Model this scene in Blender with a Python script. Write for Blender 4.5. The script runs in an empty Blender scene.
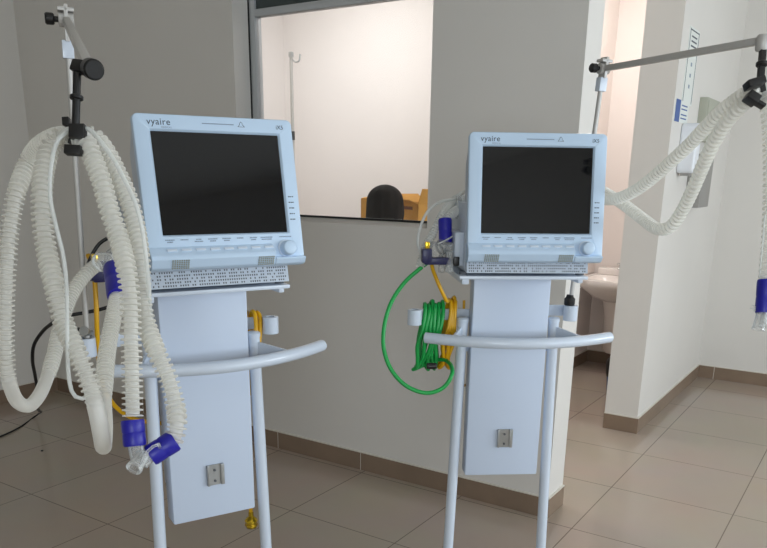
import bpy, bmesh, math, random
from mathutils import Vector, Matrix
random.seed(7)
S = bpy.context.scene
COL = S.collection
PI = math.pi
R = math.radians

# ---------------------------------------------------------------- camera
F, CY = 761.6, 407.66
PITCH, ROLL, YAW = .29824, .01357, -.57864
CAMP = Vector((0, 0, 1.575))
_cp, _sp = math.cos(PITCH), math.sin(PITCH)
FW = Vector((math.sin(YAW)*_cp, math.cos(YAW)*_cp, -_sp))
_r = Vector((math.cos(YAW), -math.sin(YAW), 0))
_u = _r.cross(FW)
RT = math.cos(ROLL)*_r + math.sin(ROLL)*_u
UP = -math.sin(ROLL)*_r + math.cos(ROLL)*_u
cam = bpy.data.cameras.new('camera'); co = bpy.data.objects.new('camera', cam); COL.objects.link(co)
co.matrix_world = Matrix(((RT.x, UP.x, -FW.x, CAMP.x), (RT.y, UP.y, -FW.y, CAMP.y), (RT.z, UP.z, -FW.z, CAMP.z), (0, 0, 0, 1)))
cam.sensor_width = 36; cam.lens = F*36/767; cam.shift_y = (CY-274)/767; cam.clip_start = .02
S.camera = co

def ray(x, y): return RT*((x-383.5)/F) - UP*((y-CY)/F) + FW
def at(x, y, D): return CAMP + ray(x, y)*D            # a point of the place from a measured bearing and distance
def on_floor(x, y, z=0.0):
    d = ray(x, y); return CAMP + d*((z-CAMP.z)/d.z)

# ---------------------------------------------------------------- materials
def lin(c):
    return tuple((v/255/12.92 if v/255 <= .04045 else ((v/255+.055)/1.055)**2.4) for v in c)
def mat(name, rgb, rough=.5, metal=0., trans=0., noise=None, bump=None, coat=0., spec=None, alpha=None, ior=None):
    m = bpy.data.materials.new(name); m.use_nodes = True
    nt = m.node_tree; b = nt.nodes['Principled BSDF']
    c = lin(rgb)
    b.inputs['Base Color'].default_value = (*c, 1); b.inputs['Roughness'].default_value = rough
    b.inputs['Metallic'].default_value = metal; b.inputs['Transmission Weight'].default_value = trans
    b.inputs['Coat Weight'].default_value = coat
    if spec is not None: b.inputs['Specular IOR Level'].default_value = spec
    if ior: b.inputs['IOR'].default_value = ior
    if alpha is not None: b.inputs['Alpha'].default_value = alpha
    tc = nt.nodes.new('ShaderNodeTexCoord')
    if noise:
        sc, amt = noise
        n = nt.nodes.new('ShaderNodeTexNoise'); n.inputs['Scale'].default_value = sc; n.inputs['Detail'].default_value = 4
        r = nt.nodes.new('ShaderNodeValToRGB')
        r.color_ramp.elements[0].position = .3; r.color_ramp.elements[1].position = .7
        r.color_ramp.elements[0].color = (*[v*(1-amt) for v in c], 1); r.color_ramp.elements[1].color = (*[min(1, v*(1+amt)) for v in c], 1)
        nt.links.new(tc.outputs['Object'], n.inputs['Vector']); nt.links.new(n.outputs['Fac'], r.inputs['Fac']); nt.links.new(r.outputs['Color'], b.inputs['Base Color'])
    if bump:
        sc, st = bump
        n = nt.nodes.new('ShaderNodeTexNoise'); n.inputs['Scale'].default_value = sc; n.inputs['Detail'].default_value = 3
        bp = nt.nodes.new('ShaderNodeBump'); bp.inputs['Strength'].default_value = st; bp.inputs['Distance'].default_value = .002
        nt.links.new(tc.outputs['Object'], n.inputs['Vector']); nt.links.new(n.outputs['Fac'], bp.inputs['Height']); nt.links.new(bp.outputs['Normal'], b.inputs['Normal'])
    return m
def see_through(name, rgb, clear, rough=.15, translucent=.4):
    """thin plastic wall: part of the light passes straight through, the rest is scattered or mirrored"""
    m = bpy.data.materials.new(name); m.use_nodes = True; nt = m.node_tree; nt.nodes.clear()
    out = nt.nodes.new('ShaderNodeOutputMaterial'); c = (*lin(rgb), 1)
    p = nt.nodes.new('ShaderNodeBsdfPrincipled'); p.inputs['Base Color'].default_value = c; p.inputs['Roughness'].default_value = rough
    tl = nt.nodes.new('ShaderNodeBsdfTranslucent'); tl.inputs['Color'].default_value = c
    tp = nt.nodes.new('ShaderNodeBsdfTransparent'); tp.inputs['Color'].default_value = (.98, .98, .977, 1)
    a = nt.nodes.new('ShaderNodeMixShader'); a.inputs[0].default_value = translucent
    b = nt.nodes.new('ShaderNodeMixShader')
    fr = nt.nodes.new('ShaderNodeFresnel'); fr.inputs['IOR'].default_value = 1.35
    mm = nt.nodes.new('ShaderNodeMath'); mm.operation = 'MULTIPLY_ADD'; mm.inputs[1].default_value = 1.0; mm.inputs[2].default_value = 1-clear; mm.use_clamp = True
    nt.links.new(fr.outputs[0], mm.inputs[0]); nt.links.new(mm.outputs[0], b.inputs[0])
    nt.links.new(p.outputs[0], a.inputs[1]); nt.links.new(tl.outputs[0], a.inputs[2])
    nt.links.new(tp.outputs[0], b.inputs[1]); nt.links.new(a.outputs[0], b.inputs[2]); nt.links.new(b.outputs[0], out.inputs[0])
    return m

M = {}
M['wall'] = mat('wall_paint', (222, 219, 214), .75, noise=(1.3, .02), bump=(90, .12))
M['wall_inner'] = mat('inner_wall_paint', (236, 232, 230), .7, noise=(1., .02))
M['wall_pink'] = mat('pink_wall_paint', (234, 226, 222), .7, noise=(1., .02))
M['ceiling'] = mat('ceiling_paint', (235, 233, 228), .8)
M['skirting'] = mat('skirting_tile', (136, 117, 100), .25, noise=(6, .06))
M['grout_line'] = mat('skirting_caulk', (215, 210, 200), .7)
M['alu'] = mat('grey_aluminium', (196, 200, 203), .4, .3)
M['rubber'] = mat('black_rubber', (18, 18, 19), .5)
M['transom'] = mat('dark_panel', (62, 72, 72), .35)
M['white'] = mat('powder_coat_white', (205, 215, 228), .28, noise=(40, .01), coat=.2)
M['panel'] = mat('panel_white', (196, 208, 226), .35, noise=(3, .015))
M['case'] = mat('monitor_plastic', (192, 214, 236), .35)
M['case2'] = mat('unit_plastic', (188, 198, 210), .4)
M['screen'] = mat('screen_glass', (8, 9, 12), .05, spec=.42)
M['ink'] = mat('printed_ink', (55, 66, 84), .5)
M['ink_light'] = mat('printed_grey', (130, 145, 165), .5)
M['button'] = mat('button_plastic', (214, 226, 240), .3)
M['dark'] = mat('dark_holes', (88, 92, 98), .7)
M['grille'] = mat('grille_plastic', (150, 156, 150), .6)
M['black'] = mat('black_plastic', (14, 14, 15), .38)
M['steel'] = mat('brushed_steel', (176, 178, 178), .3, .85, noise=(30, .06))
M['arm'] = mat('arm_aluminium', (188, 186, 182), .42, .2)
M['blue'] = mat('blue_silicone', (28, 26, 150), .4, noise=(20, .05))
M['navy'] = mat('navy_plastic', (16, 18, 72), .35)
M['hose'] = see_through('corrugated_hose_plastic', (247, 246, 241), .44, .22, .4)
M['clear'] = see_through('clear_plastic', (236, 238, 238), .84, .05, .2)
M['tube'] = see_through('clear_line', (240, 242, 240), .3, .12, .4)
M['green'] = mat('green_hose_rubber', (14, 160, 72), .35)
M['yellow'] = mat('yellow_hose_rubber', (222, 168, 10), .35)
M['brass'] = mat('brass', (214, 178, 50), .22, .9)
M['card'] = mat('cardboard', (204, 150, 70), .8, noise=(14, .08))
M['tape'] = mat('packing_print', (120, 78, 60), .8)
M['hair'] = mat('dark_hair', (22, 16, 14), .7, noise=(120, .35), spec=.08)
M['skin'] = mat('skin', (200, 150, 122), .5)
M['shirt'] = mat('black_cloth', (20, 20, 24), .8, bump=(200, .3))
M['trousers'] = mat('grey_cloth', (60, 62, 70), .8)
M['ceramic'] = mat('sink_ceramic', (240, 234, 230), .18)
M['chrome'] = mat('chrome', (200, 200, 200), .12, 1)
M['paper'] = mat('poster_paper', (226, 230, 226), .7)
M['paper_blue'] = mat('blue_print', (80, 104, 160), .7)
M['green_grey'] = mat('grey_green_enamel', (172, 174, 160), .5)
M['grey_box'] = mat('grey_enamel', (150, 148, 144), .5)
M['disp'] = mat('dispenser_white', (232, 236, 242), .3)
M['bin'] = mat('blue_bin', (30, 80, 150), .4)
M['bag'] = mat('black_bag', (15, 15, 16), .35, bump=(30, .8))
def pane_mat():
    m = bpy.data.materials.new('window_glass'); m.use_nodes = True; nt = m.node_tree; nt.nodes.clear()
    out = nt.nodes.new('ShaderNodeOutputMaterial'); tp = nt.nodes.new('ShaderNodeBsdfTransparent'); gl = nt.nodes.new('ShaderNodeBsdfGlossy'); gl.inputs['Roughness'].default_value = .02
    fr = nt.nodes.new('ShaderNodeFresnel'); fr.inputs['IOR'].default_value = 1.4; mx = nt.nodes.new('ShaderNodeMixShader')
    nt.links.new(fr.outputs[0], mx.inputs[0]); nt.links.new(tp.outputs[0], mx.inputs[1]); nt.links.new(gl.outputs[0], mx.inputs[2]); nt.links.new(mx.outputs[0], out.inputs[0])
    return m
M['glass'] = pane_mat()
M['ribbed'] = see_through('clear_ribbed_plastic', (246, 247, 244), .45, .12, .35)
M['laminate'] = mat('cabinet_laminate', (190, 188, 182), .5)

def floor_mat():
    m = bpy.data.materials.new('floor_tile'); m.use_nodes = True; nt = m.node_tree; b = nt.nodes['Principled BSDF']
    tc = nt.nodes.new('ShaderNodeTexCoord'); mp = nt.nodes.new('ShaderNodeMapping')
    mp.inputs['Location'].default_value = (.43+6.0, -2.0+6.0, 0)
    br = nt.nodes.new('ShaderNodeTexBrick'); br.offset = 0; br.squash = 1
    br.inputs['Scale'].default_value = 1; br.inputs['Brick Width'].default_value = .6; br.inputs['Row Height'].default_value = .6
    br.inputs['Mortar Size'].default_value = .0028; br.inputs['Mortar Smooth'].default_value = .2; br.inputs['Bias'].default_value = 0
    br.inputs['Color1'].default_value = (*lin((176, 162, 147)), 1); br.inputs['Color2'].default_value = (*lin((172, 158, 144)), 1)
    br.inputs['Mortar'].default_value = (*lin((122, 108, 95)), 1)
    n = nt.nodes.new('ShaderNodeTexNoise'); n.inputs['Scale'].default_value = 2.2; n.inputs['Detail'].default_value = 5
    mx = nt.nodes.new('ShaderNodeMix'); mx.data_type = 'RGBA'; mx.blend_type = 'MULTIPLY'; mx.inputs[0].default_value = .18
    nt.links.new(tc.outputs['Object'], mp.inputs[0]); nt.links.new(mp.outputs[0], br.inputs['Vector']); nt.links.new(tc.outputs['Object'], n.inputs['Vector'])
    nt.links.new(br.outputs['Color'], mx.inputs[6]); nt.links.new(n.outputs['Color'], mx.inputs[7]); nt.links.new(mx.outputs[2], b.inputs['Base Color'])
    b.inputs['Roughness'].default_value = .16; b.inputs['Specular IOR Level'].default_value = .5
    return m
M['floor'] = floor_mat()

# ---------------------------------------------------------------- mesh helpers
def link(name, bm, m, parent=None, smooth=True, sharp=38):
    me = bpy.data.meshes.new(name); bmesh.ops.recalc_face_normals(bm, faces=bm.faces[:]); bm.to_mesh(me); bm.free()
    o = bpy.data.objects.new(name, me); COL.objects.link(o)
    for mm in (m if isinstance(m, (list, tuple)) else [m]): me.materials.append(M[mm] if isinstance(mm, str) else mm)
    if smooth:
        for p in me.polygons: p.use_smooth = True
        me.set_sharp_from_angle(angle=R(sharp))
    if parent: o.parent = parent
    return o
def thing(name, label, cat, loc=(0, 0, 0), rz=0, group=None):
    o = bpy.data.objects.new(name, None); COL.objects.link(o); o.location = loc; o.rotation_euler = (0, 0, rz)
    o.empty_display_size = .05
    o['label'] = label; o['category'] = cat
    if group: o['group'] = group
    return o
def tag(o, label, cat, group=None):
    o['label'] = label; o['category'] = cat
    if group: o['group'] = group
    return o
def struct(o): o['kind'] = 'structure'; return o
def box(bm, x0, x1, y0, y1, z0, z1, bev=0, seg=2, mtx=None):
    r = bmesh.ops.create_cube(bm, size=1)
    vs = r['verts']
    for v in vs: v.co = Vector((x0+(v.co.x+.5)*(x1-x0), y0+(v.co.y+.5)*(y1-y0), z0+(v.co.z+.5)*(z1-z0)))
    geo = vs
    if bev:
        es = list({e for v in vs for e in v.link_edges})
        rr = bmesh.ops.bevel(bm, geom=es, offset=bev, segments=seg, affect='EDGES', profile=.6)
        geo = list({v for f in rr['faces'] for v in f.verts})
    if mtx: bmesh.ops.transform(bm, matrix=mtx, verts=geo)
    return geo
def basis(d):
    d = d.normalized(); a = Vector((0, 0, 1)) if abs(d.z) < .9 else Vector((1, 0, 0))
    x = d.cross(a).normalized(); return x, d.cross(x)
def spline(pts, step=.01):
    """Catmull-Rom through the points, resampled at even arc length"""
    P = [Vector(p) for p in pts]; P = [P[0]*2-P[1]] + P + [P[-1]*2-P[-2]]
    out = []
    for i in range(1, len(P)-2):
        p0, p1, p2, p3 = P[i-1:i+3]
        t0 = 0; t1 = t0+max((p1-p0).length, 1e-6)**.5; t2 = t1+max((p2-p1).length, 1e-6)**.5; t3 = t2+max((p3-p2).length, 1e-6)**.5
        n = max(6, int((p2-p1).length/step*3))
        for k in range(n):
            t = t1+(t2-t1)*k/n
            a1 = p0*((t1-t)/(t1-t0))+p1*((t-t0)/(t1-t0)); a2 = p1*((t2-t)/(t2-t1))+p2*((t-t1)/(t2-t1)); a3 = p2*((t3-t)/(t3-t2))+p3*((t-t2)/(t3-t2))
            b1 = a1*((t2-t)/(t2-t0))+a2*((t-t0)/(t2-t0)); b2 = a2*((t3-t)/(t3-t1))+a3*((t-t1)/(t3-t1))
            out.append(b1*((t2-t)/(t2-t1))+b2*((t-t1)/(t2-t1)))
    out.append(P[-2])
    L = [0]
    for a, b in zip(out, out[1:]): L.append(L[-1]+(b-a).length)
    return out, L
def sample(path, L, s):
    import bisect
    s = max(0, min(L[-1], s)); i = min(len(L)-2, max(0, bisect.bisect_right(L, s)-1))
    t = (s-L[i])/max(1e-9, L[i+1]-L[i]); return path[i].lerp(path[i+1], t)
def sweep(bm, pts, rad, seg=12, step=.01, stations=None, caps=True):
    """tube along a curve; rad is a number or a function of the arc length"""
    path, L = spline(pts, step)
    if stations is None:
        n = max(2, int(L[-1]/step)); stations = [L[-1]*k/n for k in range(n+1)]
    rf = rad if callable(rad) else (lambda s: rad)
    x = None; rings = []
    for s in stations:
        c = sample(path, L, s); d = (sample(path, L, s+.004)-sample(path, L, s-.004))
        if d.length < 1e-9: d = path[-1]-path[0]
        d.normalize()
        if x is None: x, y = basis(d)
        else:
            x = (x-d*x.dot(d)).normalized(); y = d.cross(x)
        r = rf(s)
        rings.append([bm.verts.new(c+(x*math.cos(2*PI*k/seg)+y*math.sin(2*PI*k/seg))*r) for k in range(seg)])
    for a, b in zip(rings, rings[1:]):
        for k in range(seg): bm.faces.new((a[k], a[(k+1) % seg], b[(k+1) % seg], b[k]))
    if caps:
        bm.faces.new(rings[0][::-1]); bm.faces.new(rings[-1])
    return L[-1]
def rod(bm, a, b, r, seg=20, r2=None, bev=0):
    a = Vector(a); b = Vector(b); r2 = r if r2 is None else r2; L = (b-a).length
    prof = [(0, r), (L, r2)] if not bev else [(0, r-bev), (bev, r), (L-bev, r2), (L, r2-bev)]
    lathe(bm, prof, a, b-a, seg)
def lathe(bm, prof, o, axis, seg=24, caps=True):
    """prof: (height along the axis, radius)"""
    o = Vector(o); d = Vector(axis).normalized(); x, y = basis(d); rings = []
    for h, r in prof:
        rings.append([bm.verts.new(o+d*h+(x*math.cos(2*PI*k/seg)+y*math.sin(2*PI*k/seg))*max(r, 1e-5)) for k in range(seg)])
    for a, b in zip(rings, rings[1:]):
        for k in range(seg): bm.faces.new((a[k], a[(k+1) % seg], b[(k+1) % seg], b[k]))
    if caps: bm.faces.new(rings[0][::-1]); bm.faces.new(rings[-1])
def ext(bm, poly, axis, lo, hi, mtx=None):
    """extrude a polygon; axis 'x' -> poly is (y, z), 'y' -> (x, z), 'z' -> (x, y)"""
    def v(a, b, t): return {'x': (t, a, b), 'y': (a, t, b), 'z': (a, b, t)}[axis]
    A = [bm.verts.new(v(a, b, lo)) for a, b in poly]; B = [bm.verts.new(v(a, b, hi)) for a, b in poly]
    n = len(poly)
    for k in range(n): bm.faces.new((A[k], A[(k+1) % n], B[(k+1) % n], B[k]))
    bm.faces.new(A[::-1]); bm.faces.new(B)
    if mtx: bmesh.ops.transform(bm, matrix=mtx, verts=A+B)
    return A+B
def rrect(x0, x1, z0, z1, r, n=6):
    out = []
    for cx, cz, a0 in ((x1-r, z1-r, 0), (x0+r, z1-r, 90), (x0+r, z0+r, 180), (x1-r, z0+r, 270)):
        for k in range(n+1):
            a = R(a0+90*k/n); out.append((cx+r*math.cos(a), cz+r*math.sin(a)))
    return out
NB = bmesh.new
def ridged(pitch, r, rr, L, smooth_zones=()):
    st = []; vals = []
    n = int(L/pitch)
    for i in range(n):
        for f_, q in ((0., r), (.52, r), (.64, rr), (.88, rr)):
            s = (i+f_)*pitch; st.append(s)
            k = 1.
            for a, b in smooth_zones:
                if a-.04 < s < b+.04: k = min(k, 0 if a < s < b else (min(abs(s-a), abs(s-b))/.04))
            base = r+(rr-r)*.45*(1-k)
            vals.append(base+(q-r)*k if k < 1 else q)
    return st, vals
def hose(pts, parent, r=.0096, rr=.0148, pitch=.0084, smooth=None, m='hose', name='corrugated_hose'):
    pth, LL = spline(pts); L = LL[-1]
    if smooth:
        near = lambda P: LL[min(range(len(pth)), key=lambda i: (pth[i]-P).length)]
        smooth = [(near(pts[smooth[0]]), near(pts[smooth[1]]))]
    smooth = smooth or ()
    st, vals = ridged(pitch, r, rr, L, smooth)
    look = dict(zip(st, vals))
    bm = NB(); sweep(bm, pts, lambda s: look.get(s, r), 16, .01, st, caps=False)
    return link(name, bm, m, parent, sharp=60)
def text(s, size, name, m, parent, mtx, align='LEFT', depth=.0004, space=1.):
    cu = bpy.data.curves.new(name, 'FONT'); cu.body = s; cu.size = size; cu.align_x = align; cu.extrude = depth; cu.space_character = space
    t = bpy.data.objects.new(name, cu); COL.objects.link(t)
    bpy.context.view_layer.update()
    me = bpy.data.meshes.new_from_object(t.evaluated_get(bpy.context.evaluated_depsgraph_get()))
    bpy.data.objects.remove(t); me.transform(mtx)
    o = bpy.data.objects.new(name, me); COL.objects.link(o); me.materials.clear(); me.materials.append(M[m])
    if parent: o.parent = parent
    return o

# ---------------------------------------------------------------- the room
YA, TA, XE = 3.245, .19, -1.172     # partition with the window: face, thickness, free end
XP0, XP1, YP = -1.39, -1.178, 4.77  # return wall beyond the doorway
YF, CH = 6.55, 3.25
XL, XR, YN = -5.02, 3.3, -2.7
WX0, WX1, WZ0, WZ1 = -3.1, -1.885, 1.325, 2.62
def wallobj(name, boxes, m='wall'):
    bm = NB()
    for b in boxes: box(bm, *b)
    return struct(link(name, bm, m, smooth=False))
bm = NB(); box(bm, XL-.15, XR+.15, YN-.15, 8.2, -.1, 0); struct(link('floor', bm, 'floor', smooth=False))
bm = NB(); box(bm, XL-.15, XR+.15, YN-.15, 8.2, CH, CH+.1); struct(link('ceiling', bm, 'ceiling', smooth=False))
wallobj('wall_left', [(XL-.15, XL, YN-.15, YA+TA, 0, CH)])
# partition: sill slopes gently up towards the frame
bm = NB()
box(bm, XL, WX0, YA, YA+TA, 0, CH); box(bm, WX1, XE, YA, YA+TA, 0, CH); box(bm, WX0, WX1, YA, YA+TA, WZ1, CH)
ext(bm, [(YA, 0), (YA, WZ0), (YA+.13, WZ0+.016), (YA+TA, WZ0+.016), (YA+TA, 0)], 'x', WX0, WX1)
struct(link('wall_back', bm, 'wall', smooth=False))
wallobj('wall_return', [(XP0, XP1, YP, YF, 0, CH)])
wallobj('wall_far', [(XP1, XR, YF, YF+.15, 0, CH)])
wallobj('wall_sink', [(-2.12, XP0+.2, YF, YF+.15, 0, CH)], 'wall_pink')
wallobj('wall_passage', [(-2.27, -2.12, 4.7, YF+.15, 0, CH)], 'wall_pink')
wallobj('wall_inner', [(-4.9, -2.27, 5.6, 5.75, 0, CH), (-4.9, -4.75, YA+TA, 5.6, 0, CH)], 'wall_inner')
NW = (1.0, 2.8, .95, 2.35)           # unseen window added behind the viewer for frontal fill: x0, x1, z0, z1
wallobj('wall_near', [(XL, NW[0], YN-.15, YN, 0, CH), (NW[1], XR+.15, YN-.15, YN, 0, CH), (NW[0], NW[1], YN-.15, YN, 0, NW[2]), (NW[0], NW[1], YN-.15, YN, NW[3], CH)])
bm = NB()
for x in (NW[0], (NW[0]+NW[1])/2-.02, NW[1]-.04): box(bm, x, x+.04, YN-.1, YN-.05, NW[2], NW[3])
box(bm, NW[0], NW[1], YN-.1, YN-.05, NW[2], NW[2]+.04); box(bm, NW[0], NW[1], YN-.1, YN-.05, NW[3]-.04, NW[3])
added_win = struct(link('window_4', bm, 'alu', smooth=False))  # frame of the added opening, out of view
bm = NB(); box(bm, NW[0]+.02, NW[1]-.02, YN-.078, YN-.072, NW[2]+.02, NW[3]-.02); struct(link('pane', bm, 'glass', added_win, smooth=False))
RW = (.2, 2.9, .95, 2.35)           # daylight window in the right wall: y0, y1, z0, z1
RW2 = (3.3, 4.75, .95, 2.35)
wallobj('wall_right', [(XR, XR+.15, YN, RW[0], 0, CH), (XR, XR+.15, RW[1], RW2[0], 0, CH), (XR, XR+.15, RW2[1], 8.2, 0, CH), (XR, XR+.15, RW[0], RW[1], 0, RW[2]),
                       (XR, XR+.15, RW[0], RW[1], RW[3], CH), (XR, XR+.15, RW2[0], RW2[1], 0, RW2[2]), (XR, XR+.15, RW2[0], RW2[1], RW2[3], CH)])
def skirting(name, x0, x1, y0, y1, h=.1):
    bm = NB(); box(bm, x0, x1, y0, y1, 0, h)
    o = struct(link(name, bm, 'skirting', smooth=False))
    bm = NB(); box(bm, x0, x1, y0, y1, h, h+.006); struct(link('caulk', bm, 'grout_line', o, smooth=False))
    return o
sk = skirting('baseboard_back', XL, XE+.0, YA-.01, YA)
bm = NB()
for x in (-4.06, -3.46, -2.86, -2.26, -1.66): box(bm, x-.0015, x+.0015, YA-.0105, YA-.0095, 0, .1)
struct(link('joint', bm, 'grout_line', sk, smooth=False))
skirting('baseboard_end', XE, XE+.01, YA-.01, YA+TA)
skirting('baseboard_left', XL, XL+.01, YN, YA-.01)
skirting('baseboard_return', XP1, XP1+.01, YP-.01, YF-.01)
skirting('baseboard_return_end', XP0, XP1, YP-.01, YP)
sk = skirting('baseboard_far', XP1, XR, YF-.01, YF)
bm = NB()
for x in (-1.05, -.45, .15): box(bm, x-.0015, x+.0015, YF-.0105, YF-.0095, 0, .1)
struct(link('joint', bm, 'grout_line', sk, smooth=False))
skirting('baseboard_sink', -2.12, XP0, YF-.01, YF)
skirting('baseboard_passage', -2.12, -2.11, 4.7, YF-.01)

# interior window
w = bpy.data.objects.new('window_1', None); COL.objects.link(w); w.location = ((WX0+WX1)/2, YA+.13, WZ0); struct(w)
def wpart(name, bm, m, parent=w, **k):
    bmesh.ops.translate(bm, verts=bm.verts[:], vec=-Vector(w.location)); return struct(link(name, bm, m, parent, **k))
yf = YA+.125
bm = NB(); zb = WZ0+.0165
box(bm, WX0, WX0+.045, yf, yf+.05, zb, WZ1, .003); box(bm, WX1-.03, WX1, yf, yf+.05, zb, WZ1, .003)
box(bm, WX0+.04, WX1, yf, yf+.05, 2.365, 2.402, .003); box(bm, WX0, WX1, yf, yf+.05, WZ1-.04, WZ1, .003)
box(bm, WX0, WX1, yf+.01, yf+.05, zb, zb+.008, .002)
wpart('window_frame', bm, 'alu')
bm = NB(); box(bm, WX0, WX0+.006, yf-.006, yf+.002, zb, WZ1); box(bm, WX0+.03, WX1, yf+.0, yf+.012, zb, zb+.01)
wpart('rubber_seal', bm, 'rubber')
bm = NB(); box(bm, WX0+.03, WX1-.02, yf+.02, yf+.026, WZ0+.02, 2.38); wpart('pane', bm, 'glass', smooth=False)
bm = NB(); box(bm, WX0+.03, WX1-.02, yf+.012, yf+.032, 2.39, WZ1-.02); wpart('transom_panel', bm, 'transom', smooth=False)
# daylight windows in the right wall
for n, q in ((2, RW), (3, RW2)):
    bm = NB(); a, b, c, d = q
    for y in (a, (a+b)/2-.02, b-.04): box(bm, XR+.05, XR+.1, y, y+.04, c, d)
    box(bm, XR+.05, XR+.1, a, b, c, c+.04); box(bm, XR+.05, XR+.1, a, b, d-.04, d)
    o = struct(link('window_%d' % n, bm, 'alu', smooth=False))
    bm = NB(); box(bm, XR+.072, XR+.078, a+.02, b-.02, c+.02, d-.02); struct(link('pane', bm, 'glass', o, smooth=False))

# ---------------------------------------------------------------- ventilator on its trolley (local: x right, -y front)
# monitor space: x right, y back, z up along the tilted face
def make_ventilator(ZS, tilt, reach):
    TILT = R(tilt)
    MT = Matrix.Translation((0, 0, ZS)) @ Matrix(((1, 0, 0, 0), (0, math.cos(TILT), math.sin(TILT), 0), (0, -math.sin(TILT), math.cos(TILT), 0), (0, 0, 0, 1)))
    t = thing('ventilator', '', 'ventilator')
    # --- base
    bm = NB()
    for x in (-.2, .16): box(bm, x-.02, x+.02, -.2, .5, .085, .125, .008)
    box(bm, -.2, .16, .1, .19, .09, .12, .006); box(bm, -.2, .16, .3, .34, .09, .12, .006)
    link('base_frame', bm, 'white', t)
    for x in (-.2, .16):
        for y in (-.17, .47):
            bm = NB(); box(bm, x-.018, x+.018, y-.022, y+.022, .072, .088, .004)
            box(bm, x-.018, x-.014, y-.02, y+.012, .03, .08, .001); box(bm, x+.014, x+.018, y-.02, y+.012, .03, .08, .001)
            c = link('caster', bm, 'white', t)
            bm = NB(); rod(bm, (x-.012, y, .035), (x+.012, y, .035), .035, 24, bev=.004); link('wheel', bm, 'rubber', c)
    # --- poles
    for tx, bx in ((-.160, -.182), (.125, .148)):
        bm = NB(); rod(bm, (bx, .15, .12), (tx, .15, 1.145), .0165, 24); p = link('pole', bm, 'white', t)
        bm = NB(); lathe(bm, [(0, .0165), (0, .0185), (.010, .0185), (.014, .014), (.015, .002)], (tx, .15, 1.142), (0, 0, 1), 24); link('pole_cap', bm, 'white', p)
    # --- column and front panel
    bm = NB(); box(bm, -.11, .07, .19, .30, .70, 1.30, .006); box(bm, -.17, .13, .165, .185, 1.045, 1.07, .002); link('column', bm, 'panel', t)
    bm = NB(); box(bm, -.136, .101, .125, .185, .642, 1.292, .006); link('front_panel', bm, 'panel', t)
    # --- small rail on the panel
    zr = .770; xr = -.013
    bm = NB(); box(bm, xr-.024, xr+.024, .1215, .1255, zr-.030, zr+.030)
    box(bm, xr-.024, xr-.018, .115, .124, zr-.030, zr+.030, .001); box(bm, xr+.014, xr+.024, .115, .124, zr-.030, zr+.030, .001)
    rl = link('mounting_rail', bm, 'steel', t)
    bm = NB()
    for z in (-.018, .014):
        bm = NB(); rod(bm, (xr-.002, .1216, zr+z), (xr-.002, .1185, zr+z), .0035, 12); link('screw', bm, 'dark', rl)
    # --- handle
    c = Vector((-.01, .02)); pts = []
    for k in range(13):
        x = -.280+reach*k/12; u = (x-.005)/.29
        pts.append((x, .012+.095*abs(u)**1.9, 1.102))
    bm = NB(); n0 = sweep(bm, pts, .0165, 20, .012)
    h = link('handle', bm, 'white', t, sharp=50)
    for tx, hx, hy in ((-.163, -.205, .055), (.124, .185, .052)):
        bm = NB(); a = Vector((tx, .15)); b = Vector((hx, hy)); d = (b-a).normalized(); n = Vector((-d.y, d.x))*.003
        ext(bm, [tuple(a+n), tuple(b+n), tuple(b-n), tuple(a-n)], 'z', 1.072, 1.130)
        for v in bm.verts:
            if (v.co.xy-b).length < .01: v.co.z = 1.116 if v.co.z > 1.1 else 1.090
        link('handle_bracket', bm, 'white', t, smooth=False)
    # --- accessory holders each side
    for s, cx, tx, z in ((-1, -.31, -.163, 1.157), (1, .176, .124, 1.170)):
        bm = NB(); x0, x1 = sorted((cx, .07 if s > 0 else -.11)); box(bm, x0, x1, .186, .192, z-.016, z+.018, .001)
        x0, x1 = sorted((cx+.004, cx-.004)); box(bm, cx-.006, cx+.006, .165, .192, z-.016, z+.018, .001)
        b = link('accessory_bar', bm, 'white', t)
        bm = NB(); lathe(bm, [(0, .0125), (0, .0205), (.001, .0218), (.046, .0218), (.047, .0205), (.047, .0125), (.002, .0125)], (cx, .15, z-.024), (0, 0, 1), 28)
        link('pole_socket', bm, 'white', b)
    # --- shelf, unit below the monitor
    bm = NB(); box(bm, -.205, .165, -.015, .40, 1.293, 1.303, .003); box(bm, -.195, -.175, .0, .39, 1.277, 1.294, .003); box(bm, .14, .155, .0, .39, 1.281, 1.294, .003)
    sh = link('shelf', bm, 'white', t)
    for x in (-.19, .15):
        for y in (.02, .34):
            bm = NB(); rod(bm, (x, y, 1.303), (x, y, 1.312), .012, 16); link('foot', bm, 'dark', t)
    bm = NB()
    box(bm, -.19, .165, .012, .36, 1.311, 1.50, .01)
    body = link('unit_housing', bm, 'case2', t)
    # perforated strip
    bm = NB(); ext(bm, [(-.02, 1.312), (.014, 1.312), (.014, 1.362), (-.008, 1.362)], 'x', -.186, .16); st = link('perforated_strip', bm, 'case2', t, smooth=False)
    bm = NB(); nrm = Vector((0, -.97, .23))
    for i in range(58):
        for j in range(6):
            x = -.179+i*.0058; v = .1+j*.15
            if (i+j) % 2 and random.random() < .25: continue
            if random.random() < .12: continue
            y = -.02+.012*v; z = 1.312+.05*v
            box(bm, x-.0015, x+.0015, y-.0004, y+.002, z-.0022, z+.0022)
    link('vent_holes', bm, 'dark', st, smooth=False)
    # --- monitor: rear shell, bezel with an inset screen, console lip
    bm = NB()
    ext(bm, [(.0, -.145), (.0, .145), (.035, .13), (.075, .08), (.08, -.02), (.075, -.15), (.02, -.19)], 'x', -.183, .183, MT)
    link('monitor_shell', bm, 'case2', t, smooth=False)
    bm = NB()
    O = lambda i: rrect(-.191+i, .191-i, -.193+i, .152-i, .014-min(i, .01))
    I = lambda i: rrect(-.1525-i, .1525+i, -.1145-i, .1145+i, .002)
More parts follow.
